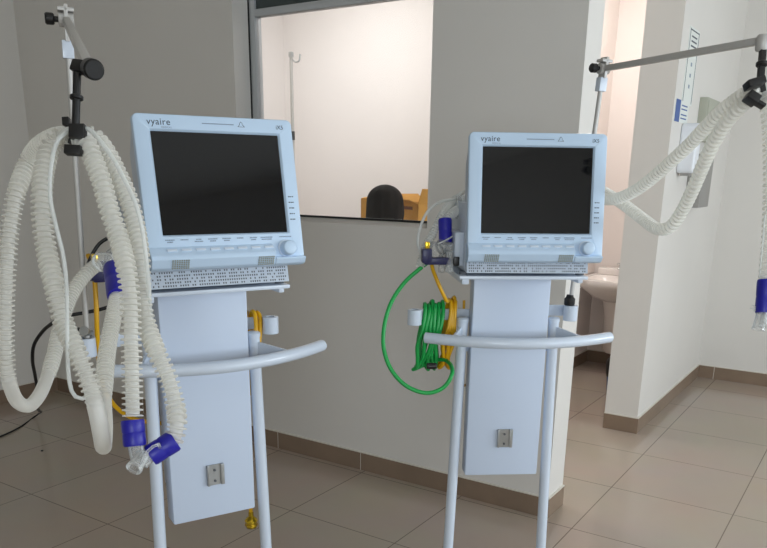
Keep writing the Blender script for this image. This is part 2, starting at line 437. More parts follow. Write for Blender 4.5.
    loops = [[(x, .024, z) for x, z in O(.006)], [(x, .0, z) for x, z in O(0)], [(x, -.010, z) for x, z in O(0)], [(x, -.0135, z) for x, z in O(.0015)], [(x, -.015, z) for x, z in O(.005)],
             [(x, -.015, z) for x, z in I(.0045)], [(x, -.0135, z) for x, z in I(.003)], [(x, -.008, z) for x, z in I(0)]]
    L = [[bm.verts.new(p) for p in lp] for lp in loops]
    for a, b in zip(L, L[1:]):
        n = len(a)
        for k in range(n): bm.faces.new((a[k], a[(k+1) % n], b[(k+1) % n], b[k]))
    bm.transform(MT); bz = link('bezel', bm, 'case', t)
    bm = NB(); box(bm, -.1525, .1525, -.0095, -.006, -.1145, .1145, mtx=MT); link('screen', bm, 'screen', t, smooth=False)
    # console lip, cut back at the right for the knob
    bm = NB(); ext(bm, [(-.0145, -.141), (-.020, -.146), (-.033, -.163), (-.034, -.172), (-.022, -.190), (-.012, -.194), (.01, -.194), (.01, -.141)], 'x', -.191, .108, MT)
    ext(bm, [(-.0145, -.174), (-.030, -.176), (-.031, -.180), (-.022, -.191), (-.012, -.194), (.01, -.194), (.01, -.174)], 'x', .108, .187, MT)
    cn = link('console', bm, 'case', t, smooth=False)
    md = cn.modifiers.new('Bevel', 'BEVEL'); md.width = .002; md.segments = 2
    # knob
    bm = NB(); kc = MT @ Vector((.143, -.014, -.155)); kn = MT.to_3x3() @ Vector((0, -1, 0))
    lathe(bm, [(0, .0215), (.004, .0215), (.0055, .020)], kc, kn, 32); kb = link('knob_ring', bm, 'button', t)
    bm = NB(); lathe(bm, [(.005, .0185), (.024, .0175), (.028, .0155), (.030, .011), (.0305, .002)], kc, kn, 32)
    for v in list(bm.verts):
        pass
    link('knob', bm, 'case', t)
    # buttons with captions
    cap = [(2, .021, .013), (1, .018, 0), (2, .012, .02), (2, .022, .014), (2, .021, .014), (1, .016, 0), (2, .018, .012), (2, .030, .026)]
    for k in range(8):
        x = -.140+k*.0335; zc = -.1515; yb = -.0268
        bm = NB(); box(bm, x-.0115, x+.0115, -.003, 0, -.0035, .0035, .0014, mtx=MT @ Matrix.Translation((0, -.0235, zc)) @ Matrix.Rotation(R(-38), 4, 'X'))
        link('button', bm, 'button', t)
        bm = NB(); n, w1, w2 = cap[k]
        def dashes(z, wd):
            a = x-wd/2
            while a < x+wd/2:
                q = .0014+random.random()*.0016; box(bm, a, min(a+q, x+wd/2), -.0158, -.0148, z-.0012, z+.0012); a += q+.0009
        dashes(-.1265, w1)
        if n == 2: dashes(-.1312, w2)
        bm.transform(MT); link('button_caption', bm, 'ink_light', t, smooth=False)
    # lamps on the right edge with captions
    for k in range(5):
        z = -.031-k*.0135; bm = NB()
        box(bm, .162, .166, -.0157, -.0148, z-.0012, z+.0012); box(bm, .1675, .170+.001*(k % 3), -.0157, -.0148, z-.0012, z+.0012); box(bm, .172, .175, -.0157, -.0148, z-.0012, z+.0012)
        bm.transform(MT); link('status_mark', bm, 'ink', t, smooth=False)
    # caption over the knob
    bm = NB(); a = .128
    while a < .158: q = .0014+random.random()*.0014; box(bm, a, a+q, -.0158, -.0148, -.1275, -.1253); a += q+.0009
    bm.transform(MT); link('knob_caption', bm, 'ink_light', t, smooth=False)
    # loudspeaker grilles
    for x0 in (-.145, .063):
        bm = NB()
        for i in range(8):
            for j in range(5):
                box(bm, x0+i*.0052, x0+i*.0052+.0034, -.0012, .002, -.0125+j*.0048, -.0125+j*.0048+.0030)
        bm.transform(MT @ Matrix.Translation((0, -.0283, -.1815)) @ Matrix.Rotation(R(33.7), 4, 'X'))
        link('speaker_grille', bm, 'grille', t, smooth=False)
    # printing on the bezel
    FM = MT @ Matrix.Translation((0, -.0151, 0)) @ Matrix.Rotation(R(90), 4, 'X')
    text('vyaire', .0205, 'brand_lettering', 'ink', t, FM @ Matrix.Translation((-.160, .1275, 0)), space=1.08)
    text('MEDICAL', .0052, 'brand_subline', 'ink_light', t, FM @ Matrix.Translation((-.129, .1205, 0)), space=1.2)
    text('iX5', .0135, 'model_lettering', 'ink', t, FM @ Matrix.Translation((.148, .128, 0)))
    bm = NB(); box(bm, -.034, .042, -.0157, -.0148, .1332, .1352); bm.transform(MT); link('alarm_strip', bm, 'ink_light', t, smooth=False)
    bm = NB()
    bell = [(.052, .130), (.0685, .130), (.064, .1345), (.063, .139), (.0602, .1415), (.0575, .139), (.0565, .1345)]
    for (a, b), (c_, d) in zip(bell, bell[1:]+bell[:1]):
        rod(bm, (a, -.0152, b), (c_, -.0152, d), .0005, 6)
    bm.transform(MT); link('bell_symbol', bm, 'ink', t)
    # --- gas and flow block on the left flank of the unit
    bm = NB(); box(bm, -.215, -.186, .03, .15, 1.325, 1.42, .006); vb = link('valve_block', bm, 'case2', t)
    bm = NB(); box(bm, -.2165, -.200, .024, .034, 1.326, 1.352, .003); link('port_plate', bm, 'black', vb)
    bm = NB()
    rod(bm, (-.214, .06, 1.375), (-.245, .06, 1.375), .014, 20, bev=.002); rod(bm, (-.214, .115, 1.375), (-.242, .115, 1.375), .014, 20, bev=.002)
    lathe(bm, [(0, .021), (.006, .024), (.02, .024), (.028, .018), (.033, .012), (.036, .002)], (-.228, .075, 1.375), (-1, 0, .15), 24)
    link('port_dome', bm, 'clear', vb)
    bm = NB(); rod(bm, (-.24, .09, 1.35), (-.24, .09, 1.30), .011, 20, bev=.002); rod(bm, (-.24, .09, 1.335), (-.24, .09, 1.325), .016, 20, bev=.002)
    link('water_trap', bm, 'clear', vb)
    bm = NB(); box(bm, -.300, -.222, .03, .06, 1.328, 1.348, .004); box(bm, -.307, -.278, .028, .062, 1.332, 1.374, .006)
    link('gas_inlet', bm, 'navy', vb)
    bm = NB(); box(bm, -.298, -.285, .035, .055, 1.372, 1.392, .003); link('gas_tag', bm, 'brass', vb)
    return t
POS = [((-1.348, 1.350), R(64.1)), ((-.849, 2.053), R(37.6))]
V0 = make_ventilator(1.545, 11.5, .60); V1 = make_ventilator(1.534, 8, .57)
for v, (p, a) in zip((V0, V1), POS): v.location = (p[0], p[1], 0); v.rotation_euler = (0, 0, a)
V0['label'] = 'left ventilator on a white trolley, light blue monitor, thick hoses hanging before its left side'
V1['label'] = 'right ventilator on a white trolley, light blue monitor, green hose coil beside its panel'
for v in (V0, V1): v['group'] = 'ventilators on white trolleys'
def W(k, x, y, z):
    (px, py), a = POS[k]; return Vector((px+x*math.cos(a)-y*math.sin(a), py+x*math.sin(a)+y*math.cos(a), z))
def dist(P): return (Vector(P)-CAMP).dot(FW)

# ---------------------------------------------------------------- support arms
def frame_box(bm, a, b, wx, wy, side=None, bev=0):
    """box from a to b with section wx, wy"""
    a = Vector(a); b = Vector(b); d = (b-a).normalized(); x = (Vector(side)-d*Vector(side).dot(d)).normalized() if side else basis(d)[0]; y = d.cross(x)
    L = (b-a).length; m = Matrix(((x.x, y.x, d.x, a.x), (x.y, y.y, d.y, a.y), (x.z, y.z, d.z, a.z), (0, 0, 0, 1)))
    box(bm, -wx/2, wx/2, -wy/2, wy/2, 0, L, bev, mtx=m)
def support_arm(k, base, top, end, label, left):
    t = thing('support_arm', label, 'support arm', base, 0); I = Matrix.Translation(-Vector(base))
    def P(name, bm, m, par=t, **kw): bm.transform(I); return link(name, bm, m, par, **kw)
    base = Vector(base); top = Vector(top); end = Vector(end); d = (top-base).normalized()
    bm = NB(); rod(bm, base, top, .0068, 18); P('pole', bm, 'arm')
    if left:
        bm = NB(); c = base+Vector((0, 0, .03)); sd = -RT
        lathe(bm, [(0, .012), (.03, .012)], c-FW*.015, FW, 24); p = P('clamp', bm, 'steel')
        bm = NB(); rod(bm, c+sd*.006, c+sd*.02, .006, 14); lathe(bm, [(0, .011), (.012, .0095), (.014, .008)], c+sd*.018, sd, 12); P('knob', bm, 'black', p)
    else:
        bm = NB(); lathe(bm, [(0, .015), (.004, .0165), (.020, .0165), (.024, .012), (.032, .010)], base+Vector((0, 0, .044)), (0, 0, 1), 24); P('collar', bm, 'black')
    h = (end-top); h.z = 0; h.normalize(); n = Vector((-h.y, h.x, 0))
    j = top+d*(.075 if left else .056)
    bm = NB(); frame_box(bm, top-d*.004, top+d*.033, .024, .022, n, .002); bk = P('pole_block', bm, 'white')
    bm = NB(); frame_box(bm, top+d*.03, j+d*.03, .009, .03, n, .002); frame_box(bm, j+d*.016, j+d*.024, .034, .03, n, .002); P('joint_plate', bm, 'arm')
    bm = NB(); lathe(bm, [(-.016, .012), (-.015, .0145), (.015, .0145), (.016, .012)], j, n, 24); P('pivot', bm, 'arm')
    sg = -1 if left else (-1 if n.dot(FW) > 0 else 1)
    sg = 1 if (n.dot(-FW) > 0) else -1
    if left: sg = 1 if n.dot(-RT) > 0 else -1
    bm = NB(); rod(bm, j+n*sg*.014, j+n*sg*.028, .006, 14); lathe(bm, [(0, .010), (.003, .0125), (.016, .0125), (.019, .010)], j+n*sg*.024, n*sg, 12); P('locking_knob', bm, 'black')
    bm = NB(); frame_box(bm, j+(end-j)*.02, end, .015, .016, n, .003); P('arm', bm, 'arm')
    return t, P, n, j
# left one
bL = W(0, -.308, .15, 1.165); tL = at(68.5, 57, dist(W(0, -.297, .15, 1.8)))
eL = at(88, 66, 1.12)
tl, P, n, j = support_arm(0, bL, tL, eL, 'short grey support arm at the left with black hanger rod holding the thick hoses', True)
bm = NB(); lathe(bm, [(-.012, .012), (-.010, .0145), (.012, .0145), (.015, .012)], at(92, 69, 1.10), (at(92, 69, 1.10)-at(84, 66, 1.14)), 24); P('end_joint', bm, 'black')
bm = NB(); frame_box(bm, at(92, 69, 1.105), at(74.5, 66.5, 1.12), .018, .018, FW, .004); P('elbow', bm, 'black')
bm = NB(); q0 = at(77.5, 64, 1.115); q1 = at(75.5, 131, 1.12)
rod(bm, q0, q1, .0058, 16); frame_box(bm, q0, q0.lerp(q1, .5), .011, .009, FW, .002); rod(bm, q0.lerp(q1, .47), q0.lerp(q1, .53), .0098, 16, bev=.001); P('hanger_rod', bm, 'black')
bm = NB(); c = at(78, 131, 1.12)
frame_box(bm, at(78, 125, 1.088), at(78, 138.5, 1.088), .022, .014, RT, .001); frame_box(bm, at(74, 146, 1.085), at(73.5, 155, 1.085), .023, .014, RT, .001); frame_box(bm, at(77, 138, 1.115), at(74, 147, 1.115), .008, .03, RT, .001)
frame_box(bm, at(66.5, 118, 1.13), at(67, 126, 1.13), .010, .012, RT, .001); frame_box(bm, at(70, 127, 1.13), at(70, 150, 1.13), .006, .02, RT, .001)
P('hose_clip', bm, 'black')
# right one
bR = W(1, .170, .15, 1.15); tR = at(600.5, 90, dist(W(1, .2, .15, 1.82)))
eR = at(763, 40.5, 1.66)
tr, P, n, j = support_arm(1, bR, tR, eR, 'long grey support arm rising behind the right monitor, reaching to the right edge', False)
bm = NB(); lathe(bm, [(0, .011), (.004, .014), (.03, .014), (.034, .011)], eR-Vector((0, 0, .022)), (0, 0, 1), 24); P('end_joint', bm, 'arm')
bm = NB(); q0 = at(763, 47, 1.66); q1 = at(760, 86, 1.66)
frame_box(bm, q0, q1, .014, .012, RT, .003); rod(bm, q0.lerp(q1, .38), q0.lerp(q1, .50), .012, 18, bev=.002); P('hanger_rod', bm, 'black')
bm = NB(); frame_box(bm, at(746, 86, 1.59), at(763, 81, 1.59), .030, .016, FW, .003); frame_box(bm, at(759, 84, 1.63), at(762, 104, 1.63), .03, .012, FW, .002)
frame_box(bm, at(746.5, 95, 1.59), at(757, 102, 1.59), .030, .018, FW, .003); frame_box(bm, at(754, 101, 1.59), at(764, 107, 1.59), .02, .007, FW, .002)
P('hose_clip', bm, 'black')

# ---------------------------------------------------------------- breathing circuit of the left ventilator
def connector(pts, parent, r=.0155, m='blue', name='connector'):
    a, b = Vector(pts[0]), Vector(pts[1]); L = (b-a).length; bm = NB()
    lathe(bm, [(0, r*.92), (0, r*1.0), (L*.08, r*1.06), (L*.45, r*1.04), (L*.5, r*.99), (L*.55, r*1.03), (L*.92, r*1.05), (L, r*.97), (L, r*.85)], a, b-a, 26)
    return link(name, bm, m, parent)
c0 = thing('breathing_circuit', 'long loops of thick milky corrugated hose with two blue cuffs hanging at the left', 'breathing hose')
def H(L_, far=0.):
    n = len(L_)-1
    return [at(x, y, d*(1+far*min(1, i/3)*(1 if d < 1.2 else max(0, (1.7-d)/.5)))) for i, (x, y, d) in enumerate(L_)]
hose(H([(74, 139, 1.11), (57, 137, 1.10), (41, 145, 1.07), (29, 160, 1.05), (17, 191, 1.03), (10, 228, 1.03), (7, 264, 1.03), (5.5, 297, 1.04), (5, 330, 1.05), (6, 360, 1.06), (10, 385, 1.07), (18, 402, 1.09), (28, 406, 1.11),
        (38, 397, 1.14), (47, 378, 1.18), (54, 355, 1.24), (59, 332, 1.32), (66, 308, 1.42), (76, 287, 1.52), (88, 272, 1.6), (98, 264, 1.66)], .2), c0, smooth=(10, 14))
hose(H([(74, 141, 1.12), (62, 137, 1.12), (52, 145, 1.12), (45, 166, 1.11), (42, 191, 1.10), (42.5, 220, 1.10), (47, 253, 1.10), (55, 289, 1.09), (64, 324, 1.09), (77, 353, 1.08), (88, 380, 1.08), (96, 408, 1.08), (101, 433, 1.09),
        (103, 446, 1.12), (104, 443, 1.16), (105, 425, 1.19), (104, 400, 1.22), (105, 372, 1.26), (109, 340, 1.34), (114, 314, 1.40), (117, 298, 1.46)]), c0, smooth=(11, 16))
connector([at(117.5, 297, 1.46), at(113, 268, 1.54)], c0, .0185)
hose(H([(78, 140, 1.11), (86, 143, 1.10), (92, 157, 1.10), (101, 180, 1.10), (109, 209, 1.10), (119, 239, 1.10), (126, 268, 1.09), (130, 297, 1.09), (131, 335, 1.09), (132, 371, 1.09), (132.5, 400, 1.09), (133, 422, 1.09)]), c0)
hose(H([(80, 134, 1.13), (93, 137, 1.14), (105, 150, 1.14), (117, 173, 1.14), (128, 198, 1.14), (135, 224, 1.14), (140, 257, 1.13), (141, 282, 1.13), (142, 302, 1.13), (147, 326, 1.13), (157, 353, 1.12), (168, 378, 1.12), (175, 404, 1.12), (177, 424, 1.11), (173, 441, 1.11), (169, 446, 1.11)]), c0)
connector([at(132.5, 420, 1.09), at(135, 446, 1.09)], c0)
connector([at(175, 440, 1.11), at(150, 456, 1.10)], c0)
def hollow(bm, a, b, r, seg=20, wall=.0018):
    a, b = Vector(a), Vector(b); L = (b-a).length
    lathe(bm, [(L, r-wall), (0, r-wall), (0, r), (L*.12, r), (L*.12, r*.94), (L*.85, r*.94), (L*.85, r*1.04), (L, r*1.04), (L, r-wall)], a, b-a, seg, caps=False)
bm = NB()
hollow(bm, at(134.5, 440, 1.09), at(139, 462, 1.09), .0118); hollow(bm, at(153, 452, 1.10), at(141, 462, 1.09), .0118); hollow(bm, at(143, 455, 1.09), at(133.5, 469, 1.07), .0112)
link('y_piece', bm, 'clear', c0)
bm = NB(); sweep(bm, H([(140, 470, 1.075), (147, 452, 1.07), (158, 444, 1.08), (160, 448, 1.09)]), .0022, 10); link('port_line', bm, 'clear', c0)
bm = NB(); sweep(bm, H([(58, 139, 1.09), (66, 130, 1.09), (78, 127, 1.09), (90, 130, 1.09), (102, 143, 1.08), (114, 160, 1.08), (126, 183, 1.08), (136, 205, 1.08), (142, 228, 1.09), (146, 258, 1.1), (149, 290, 1.12), (150, 312, 1.14), (156, 336, 1.14)]), .0032, 10)
link('sensor_line', bm, 'tube', c0)
bm = NB(); sweep(bm, H([(68, 131, 1.09), (58, 140, 1.08), (52, 160, 1.075), (50, 195, 1.08), (55, 222, 1.08), (63, 255, 1.08), (66.5, 285, 1.08), (67, 316, 1.07), (67.5, 353, 1.07), (69, 378, 1.07), (73, 394, 1.07), (80, 399, 1.07), (88, 396, 1.08)]), .0030, 10)
link('sensor_line', bm, 'tube', c0)
# flow head where the hoses reach the left ventilator
bm = NB(); a = at(104, 262, 1.66)
lathe(bm, [(0, .012), (.01, .022), (.022, .026), (.034, .022), (.04, .012)], a-Vector((0, 0, .02)), (0, 0, 1), 24); link('port_dome', bm, 'clear', c0)

# right breathing circuit
c1 = thing('breathing_circuit', 'slimmer pale corrugated hose loop hanging from the long arm at the right edge', 'breathing hose')
hose(H([(757, 90, 1.62), (748, 93, 1.62), (735, 101, 1.66), (720, 113, 1.71), (705, 128, 1.77), (690, 144, 1.84), (675, 158, 1.90), (660, 171.5, 1.97), (645, 184, 2.04), (630, 193.5, 2.11), (615, 199, 2.18), (600, 199, 2.26), (580, 195, 2.37), (560, 190, 2.5)]), c1, .0112, .0168, .0125)
hose(H([(760, 98, 1.6), (752, 98, 1.61), (740, 107, 1.64), (728, 120, 1.68), (716, 138, 1.73), (705, 161, 1.79), (693, 189, 1.86), (681, 213, 1.93), (670, 227, 1.98), (658, 229, 2.04), (644, 220, 2.12), (627, 207, 2.2), (609, 195, 2.3), (590, 185, 2.4), (575, 178, 2.5)]), c1, .0112, .0168, .0125)
hose(H([(763, 93, 1.62), (768, 108, 1.62), (771, 150, 1.62), (771, 200, 1.62), (769, 250, 1.61), (766, 284, 1.6)]), c1, .0112, .0168, .0125)
connector([at(765.5, 280, 1.6), at(763, 313, 1.6)], c1, .0155)
bm = NB(); hollow(bm, at(763, 310, 1.6), at(758, 330, 1.6), .0125); hollow(bm, at(766, 308, 1.6), at(764, 326, 1.58), .009); link('y_piece', bm, 'clear', c1)
bm = NB()
for (x, y) in ((752, 305), (753, 311), (750, 308)): sweep(bm, [at(761, 308, 1.6), at((761+x)/2, (308+y)/2+1, 1.6), at(x, y, 1.6)], .0013, 8)
sweep(bm, H([(765, 215, 1.6), (762, 250, 1.6), (759, 285, 1.6), (758, 310, 1.6)]), .0016, 8); link('sensor_line', bm, 'tube', c1)
# hoses into the left flank of the right ventilator
c2 = thing('patient_hose', 'clear ribbed hoses and blue cuff curling into the left flank of the right ventilator', 'breathing hose')
D2 = dist(W(1, -.23, .1, 1.4))
hose(H([(474, 190, D2+.25), (462, 196, D2+.14), (450, 204, D2+.06), (441, 218, D2), (432, 235, D2), (424, 252, D2), (420, 268, D2)]), c2, .0105, .0135, .0075, m='ribbed')
hose(H([(476, 200, D2+.2), (464, 206, D2+.12), (453, 213, D2), (447, 219, D2-.02), (445, 226, D2-.02)]), c2, .011, .014, .0075, m='ribbed')
connector([at(445, 219, D2-.02), at(445.5, 243, D2-.02)], c2, .0185)
bm = NB(); lathe(bm, [(0, .013), (.01, .016), (.018, .024), (.03, .026), (.042, .020), (.05, .010)], at(436, 249, D2-.03)+Vector((0, 0, .02)), (0, 0, -1), 24)
link('flow_head', bm, 'clear', c2); bm = NB()
lathe(bm, [(0, .013), (.006, .02), (.02, .024), (.034, .020), (.045, .010)], at(453, 246, D2-.02)+Vector((0, 0, .01)), (0, 0, -1), 24)
link('flow_head', bm, 'clear', c2); bm = NB()
hollow(bm, at(460, 196, D2+.02), at(459, 218, D2+.02), .011); link('port_tube', bm, 'clear', c2); bm = NB(); hollow(bm, at(450, 252, D2-.04), at(449, 272, D2-.04), .012)
link('port_tube', bm, 'clear', c2)
bm = NB(); frame_box(bm, at(466, 193, D2+.1), at(460, 199, D2+.02), .012, .012, None, .002); frame_box(bm, at(425, 244, D2), at(466, 246, D2), .006, .01, RT, .001); link('retaining_clip', bm, 'steel', c2)
bm = NB(); sweep(bm, H([(470, 196, D2+.1), (455, 199, D2+.03), (440, 202, D2), (428, 211, D2-.02), (420, 228, D2-.02), (418, 245, D2-.02), (424, 258, D2), (432, 262, D2)]), .0042, 10); link('sensor_line', bm, 'tube', c2)
bm = NB(); sweep(bm, H([(476, 222, D2+.05), (462, 229, D2), (450, 238, D2-.04), (438, 244, D2-.05)]), .0022, 10); link('sensor_line', bm, 'tube', c2)

# ---------------------------------------------------------------- gas hoses
def coil(k, x0, x1, yc, zc, hy, hz, turns, start=0.):
    out = []
    n = int(turns*14)
    for i in range(n+1):
        t = i/14; a = 2*PI*(t+start); u = i/n
        jx = .006*math.sin(i*1.7)+.004*math.sin(i*.53); jz = .008*math.sin(int(t)*2.3+1)
        zz = zc+math.cos(a)*(hz+jz)
        out.append(W(k, x0+(x1-x0)*u+jx*(1 if zz < zc else .3)-(.02*(1-math.cos(a))/2), yc+math.sin(a)*hy*(1+.15*math.cos(a)), zz))
    return out
Dg = dist(W(1, -.29, .1, 1.34))
g = coil(1, -.285, -.212, .19, 1.09, .036, .102, 6.5, 0)
bm = NB()
pts = H([(428, 262, Dg), (422, 267, Dg), (405, 282, Dg), (391, 303, Dg), (384, 328, Dg), (384, 350, Dg), (392, 371, Dg), (408, 387, Dg), (428, 393, Dg), (444, 387, Dg), (452, 374, Dg)]) + [W(1, -.225, .16, 1.02)] + g[7:]
sweep(bm, pts, .0062, 12, .008)
gh = tag(link('oxygen_hose', bm, 'green'), 'bright green hose, wide loop and tight coil on the bracket of the right ventilator', 'hose')
bm = NB(); p = at(432, 366, Dg); rod(bm, p-RT*.016, p+RT*.014, .0095, 16, bev=.002); link('hose_fitting', bm, 'black', gh)
bm = NB()
yl = coil(1, -.200, -.178, .19, 1.098, .038, .105, 4.0, 0)
sweep(bm, H([(431.5, 264, Dg), (433, 270, Dg), (439, 285, Dg), (446, 300, Dg+.03)])+yl[1:], .0056, 12, .008)
tag(link('air_hose', bm, 'yellow'), 'yellow hose coiled beside the green one left of the right ventilator', 'hose')
bm = NB(); sweep(bm, [W(1, -.15, .2, 1.2), W(1, -.148, .2, 1.1), W(1, -.146, .2, 1.0), W(1, -.14, .22, .93), W(1, -.1, .32, .9), W(1, -.04, .35, .95)], .0042, 10)
tag(link('spare_hose', bm, 'yellow'), 'short stretch of yellow hose between pole and panel of the right trolley', 'hose')
# left machine: yellow hose from the gas inlet, behind the panel, to the right holder and down
bm = NB()
Dy = dist(W(0, -.29, .15, 1.2))
pts = H([(88, 255, Dy-.02), (93, 268, Dy-.03), (96, 300, Dy-.02), (97, 330, Dy), (99, 360, Dy+.05), (104, 388, Dy+.1), (117, 408, Dy+.15), (135, 419, Dy+.2), (158, 423, Dy+.22), (180, 424, Dy+.25)])
pts += [W(0, -.06, .33, .85), W(0, .03, .33, .95), W(0, .10, .25, 1.1)]
cl = coil(0, .128, .160, .19, 1.09, .036, .115, 2.6, 0)
pts += cl[1:]
pts += [W(0, .11, .21, .93), W(0, .109, .20, .8), W(0, .109, .19, .7), W(0, .109, .185, .60)]
sweep(bm, pts, .0060, 12, .008)
yh = tag(link('air_hose', bm, 'yellow'), 'yellow hose drooping behind the left trolley and ending in a brass fitting below its panel', 'hose')
p = W(0, .109, .185, .563); bm = NB(); lathe(bm, [(0, .008), (.004, .016), (.012, .020), (.02, .0175), (.026, .020), (.034, .016), (.040, .008), (.055, .0075)], p-Vector((0, 0, .014)), (0, 0, 1), 8); link('brass_fitting', bm, 'brass', yh)
# dark blue gas fitting with strap beside the left ventilator
bm = NB(); frame_box(bm, at(90, 276, Dy-.08), at(107, 266, Dy-.1), .026, .03, FW, .006)
bf = tag(link('gas_fitting', bm, 'navy'), 'dark navy plug with black strap beside the left ventilator, behind the hoses', 'fitting')
bm = NB(); sweep(bm, H([(88, 264, Dy-.1), (93, 253, Dy-.1), (100, 243, Dy-.1), (107, 238.5, Dy-.1)]), .0042, 10); link('strap', bm, 'black', bf)
# black power cable
bm = NB(); pts = [W(0, -.05, .36, 1.28), W(0, -.2, .45, 1.2)]+H([(62, 317, 2.15), (54, 322, 2.2), (43, 331, 2.25), (34, 345, 2.3), (32.5, 360, 2.35), (35, 375, 2.42), (37, 388, 2.5), (37, 402, 2.6)])
pts += [on_floor(34, 417, .006), on_floor(20, 427, .006), on_floor(6, 434, .006), on_floor(-10, 440, .006), on_floor(-40, 446, .006)]
sweep(bm, pts, .0052, 10, .012)
tag(link('power_cable', bm, 'rubber'), 'black power cable dropping to the floor at the left behind the hoses', 'cable')
bm = NB(); p = on_floor(42, 451); lathe(bm, [(0, .007), (.003, .008), (.006, .004), (.007, .001)], p, (0, 0, 1), 10)
tag(link('screw_cap', bm, 'black'), 'tiny dark cap lying on the floor tiles at the left', 'cap')

# ---------------------------------------------------------------- things on the return wall
X = XP1
def wallbox(name, y0, y1, z0, z1, d, m, label, cat, bev=.002, **k):
    bm = NB(); box(bm, X, X+d, y0, y1, z0, z1, bev); return tag(link(name, bm, m, **k), label, cat)
o = wallbox('poster', 4.93, 5.18, 1.99, 2.40, .003, 'paper', 'tall narrow paper poster with a dark border taped on the white return wall', 'poster', 0)
bm = NB()
for q in ((4.945, 4.953, 2.0, 2.39), (5.157, 5.165, 2.0, 2.39), (4.945, 5.165, 2.382, 2.388)): box(bm, X+.003, X+.004, *q)
for z in (2.35, 2.325, 2.30, 2.275): box(bm, X+.003, X+.004, 4.99, 5.12, z, z+.008)
link('printed_border', bm, 'ink', o, smooth=False)
bm = NB()
for z in (2.2, 2.14, 2.08):
    bm = NB(); box(bm, X+.003, X+.004, 5.04, 5.07, z, z+.02); link('printed_line', bm, 'ink_light', o, smooth=False)
o = wallbox('notice', 4.80, 5.12, 1.885, 2.005, .004, 'paper', 'small white notice with a blue edge above the soap dispenser', 'notice', 0)
bm = NB(); box(bm, X+.004, X+.005, 4.80, 4.91, 1.885, 2.005); link('blue_picture', bm, 'paper_blue', o, smooth=False)
bm = NB()
for z in (1.975, 1.955, 1.925, 1.905): box(bm, X+.004, X+.005, 4.94, 5.08, z, z+.007)
link('printed_lines', bm, 'paper_blue', o, smooth=False)
o = wallbox('wall_cabinet', 5.40, 5.78, 1.80, 2.06, .05, 'green_grey', 'grey green shallow metal box on the return wall behind the hose', 'wall box', .004)
bm = NB(); box(bm, X+.05, X+.053, 5.50, 5.58, 1.97, 2.02); link('box_label', bm, 'grey_box', o, smooth=False)
bm = NB(); box(bm, X+.05, X+.054, 5.42, 5.76, 1.815, 2.045, .002); dd = link('box_door', bm, 'green_grey', o)
o = wallbox('paper_dispenser', 5.32, 5.62, 1.39, 1.72, .09, 'grey_box', 'grey paper dispenser low on the return wall behind the white hose', 'dispenser', .008)
bm = NB(); box(bm, X+.02, X+.07, 5.318, 5.3205, 1.46, 1.6); link('dispenser_slot', bm, 'dark', o, smooth=False)
bm = NB(); prof = rrect(-.055, .055, 1.60, 1.885, .03)
ext(bm, [(5.0+.055+a, z) for a, z in prof], 'x', X, X+.10)
o = tag(link('soap_dispenser', bm, 'disp', sharp=30), 'white rounded soap dispenser on the return wall below the blue notice', 'dispenser')
md = o.modifiers.new('Bevel', 'BEVEL'); md.width = .012; md.segments = 3
bm = NB(); box(bm, X+.02, X+.08, 5.02, 5.09, 1.585, 1.602, .004); link('dispenser_nozzle', bm, 'grey_box', o)

# ---------------------------------------------------------------- sink in the passage
sx, sy, sz = -1.762, 6.54, .785
t = thing('wash_basin', 'pinkish white pedestal wash basin against the pink wall beyond the doorway', 'sink', (sx, sy, 0))
bm = NB()
def ring(w_, y0, y1, z, n=28, p=5.5):
    out = []
    for k in range(n):
        a = 2*PI*k/n; c, s = math.cos(a), math.sin(a)
        out.append(bm.verts.new((math.copysign(abs(c)**(2/p), c)*w_/2, (y0+y1)/2+math.copysign(abs(s)**(2/p), s)*(y1-y0)/2, z)))
    return out
rs = [ring(.30, -.38, -.02, .60), ring(.50, -.45, -.01, .645), ring(.64, -.52, -.004, .71), ring(.67, -.54, 0, sz-.05), ring(.68, -.54, 0, sz-.006), ring(.67, -.535, -.005, sz), ring(.58, -.49, -.13, sz-.001), ring(.55, -.47, -.15, sz-.02), ring(.36, -.40, -.2, sz-.13)]
for a, b in zip(rs, rs[1:]):
    for k in range(28): bm.faces.new((a[k], a[(k+1) % 28], b[(k+1) % 28], b[k]))
bm.faces.new(rs[0][::-1]); bm.faces.new(rs[-1])
link('basin', bm, 'ceramic', t, sharp=40)
bm = NB(); box(bm, -.29, .30, -.12, -.002, sz-.002, sz+.055, .012, 3); link('basin_ledge', bm, 'ceramic', t)
bm = NB(); lathe(bm, [(.15, .10), (.18, .12), (.45, .13), (.61, .16)], (-.05, -.165, 0), (0, 0, 1), 24); link('pedestal', bm, 'ceramic', t)
bm = NB(); rod(bm, (-.05, -.06, 0), (-.05, -.06, .2), .022, 16); link('drain_pipe', bm, 'chrome', t)
bm = NB(); rod(bm, (-.10, -.06, sz+.05), (-.10, -.06, sz+.085), .018, 18, bev=.002); sweep(bm, [(-.10, -.06, sz+.07), (-.10, -.1, sz+.085), (-.10, -.16, sz+.08), (-.10, -.18, sz+.06)], .009, 10)
rod(bm, (-.145, -.065, sz+.09), (-.065, -.055, sz+.105), .007, 10); link('tap', bm, 'chrome', t)
# waste bin half hidden by the return wall
p = on_floor(603, 392)
t = thing('waste_bin', 'blue waste bin with black liner peeking out behind the return wall', 'bin', (p.x+.105, p.y+.1, 0))
bm = NB(); lathe(bm, [(0, .10), (.005, .105), (.2, .122), (.205, .122), (.2, .116), (.01, .1)], (0, 0, 0), (0, 0, 1), 28); link('bin_body', bm, 'bin', t)
bm = NB(); lathe(bm, [(.12, .121), (.15, .125), (.205, .129), (.235, .126), (.27, .10), (.24, .09), (.19, .105)], (0, 0, 0), (0, 0, 1), 28); link('bin_liner', bm, 'bag', t)

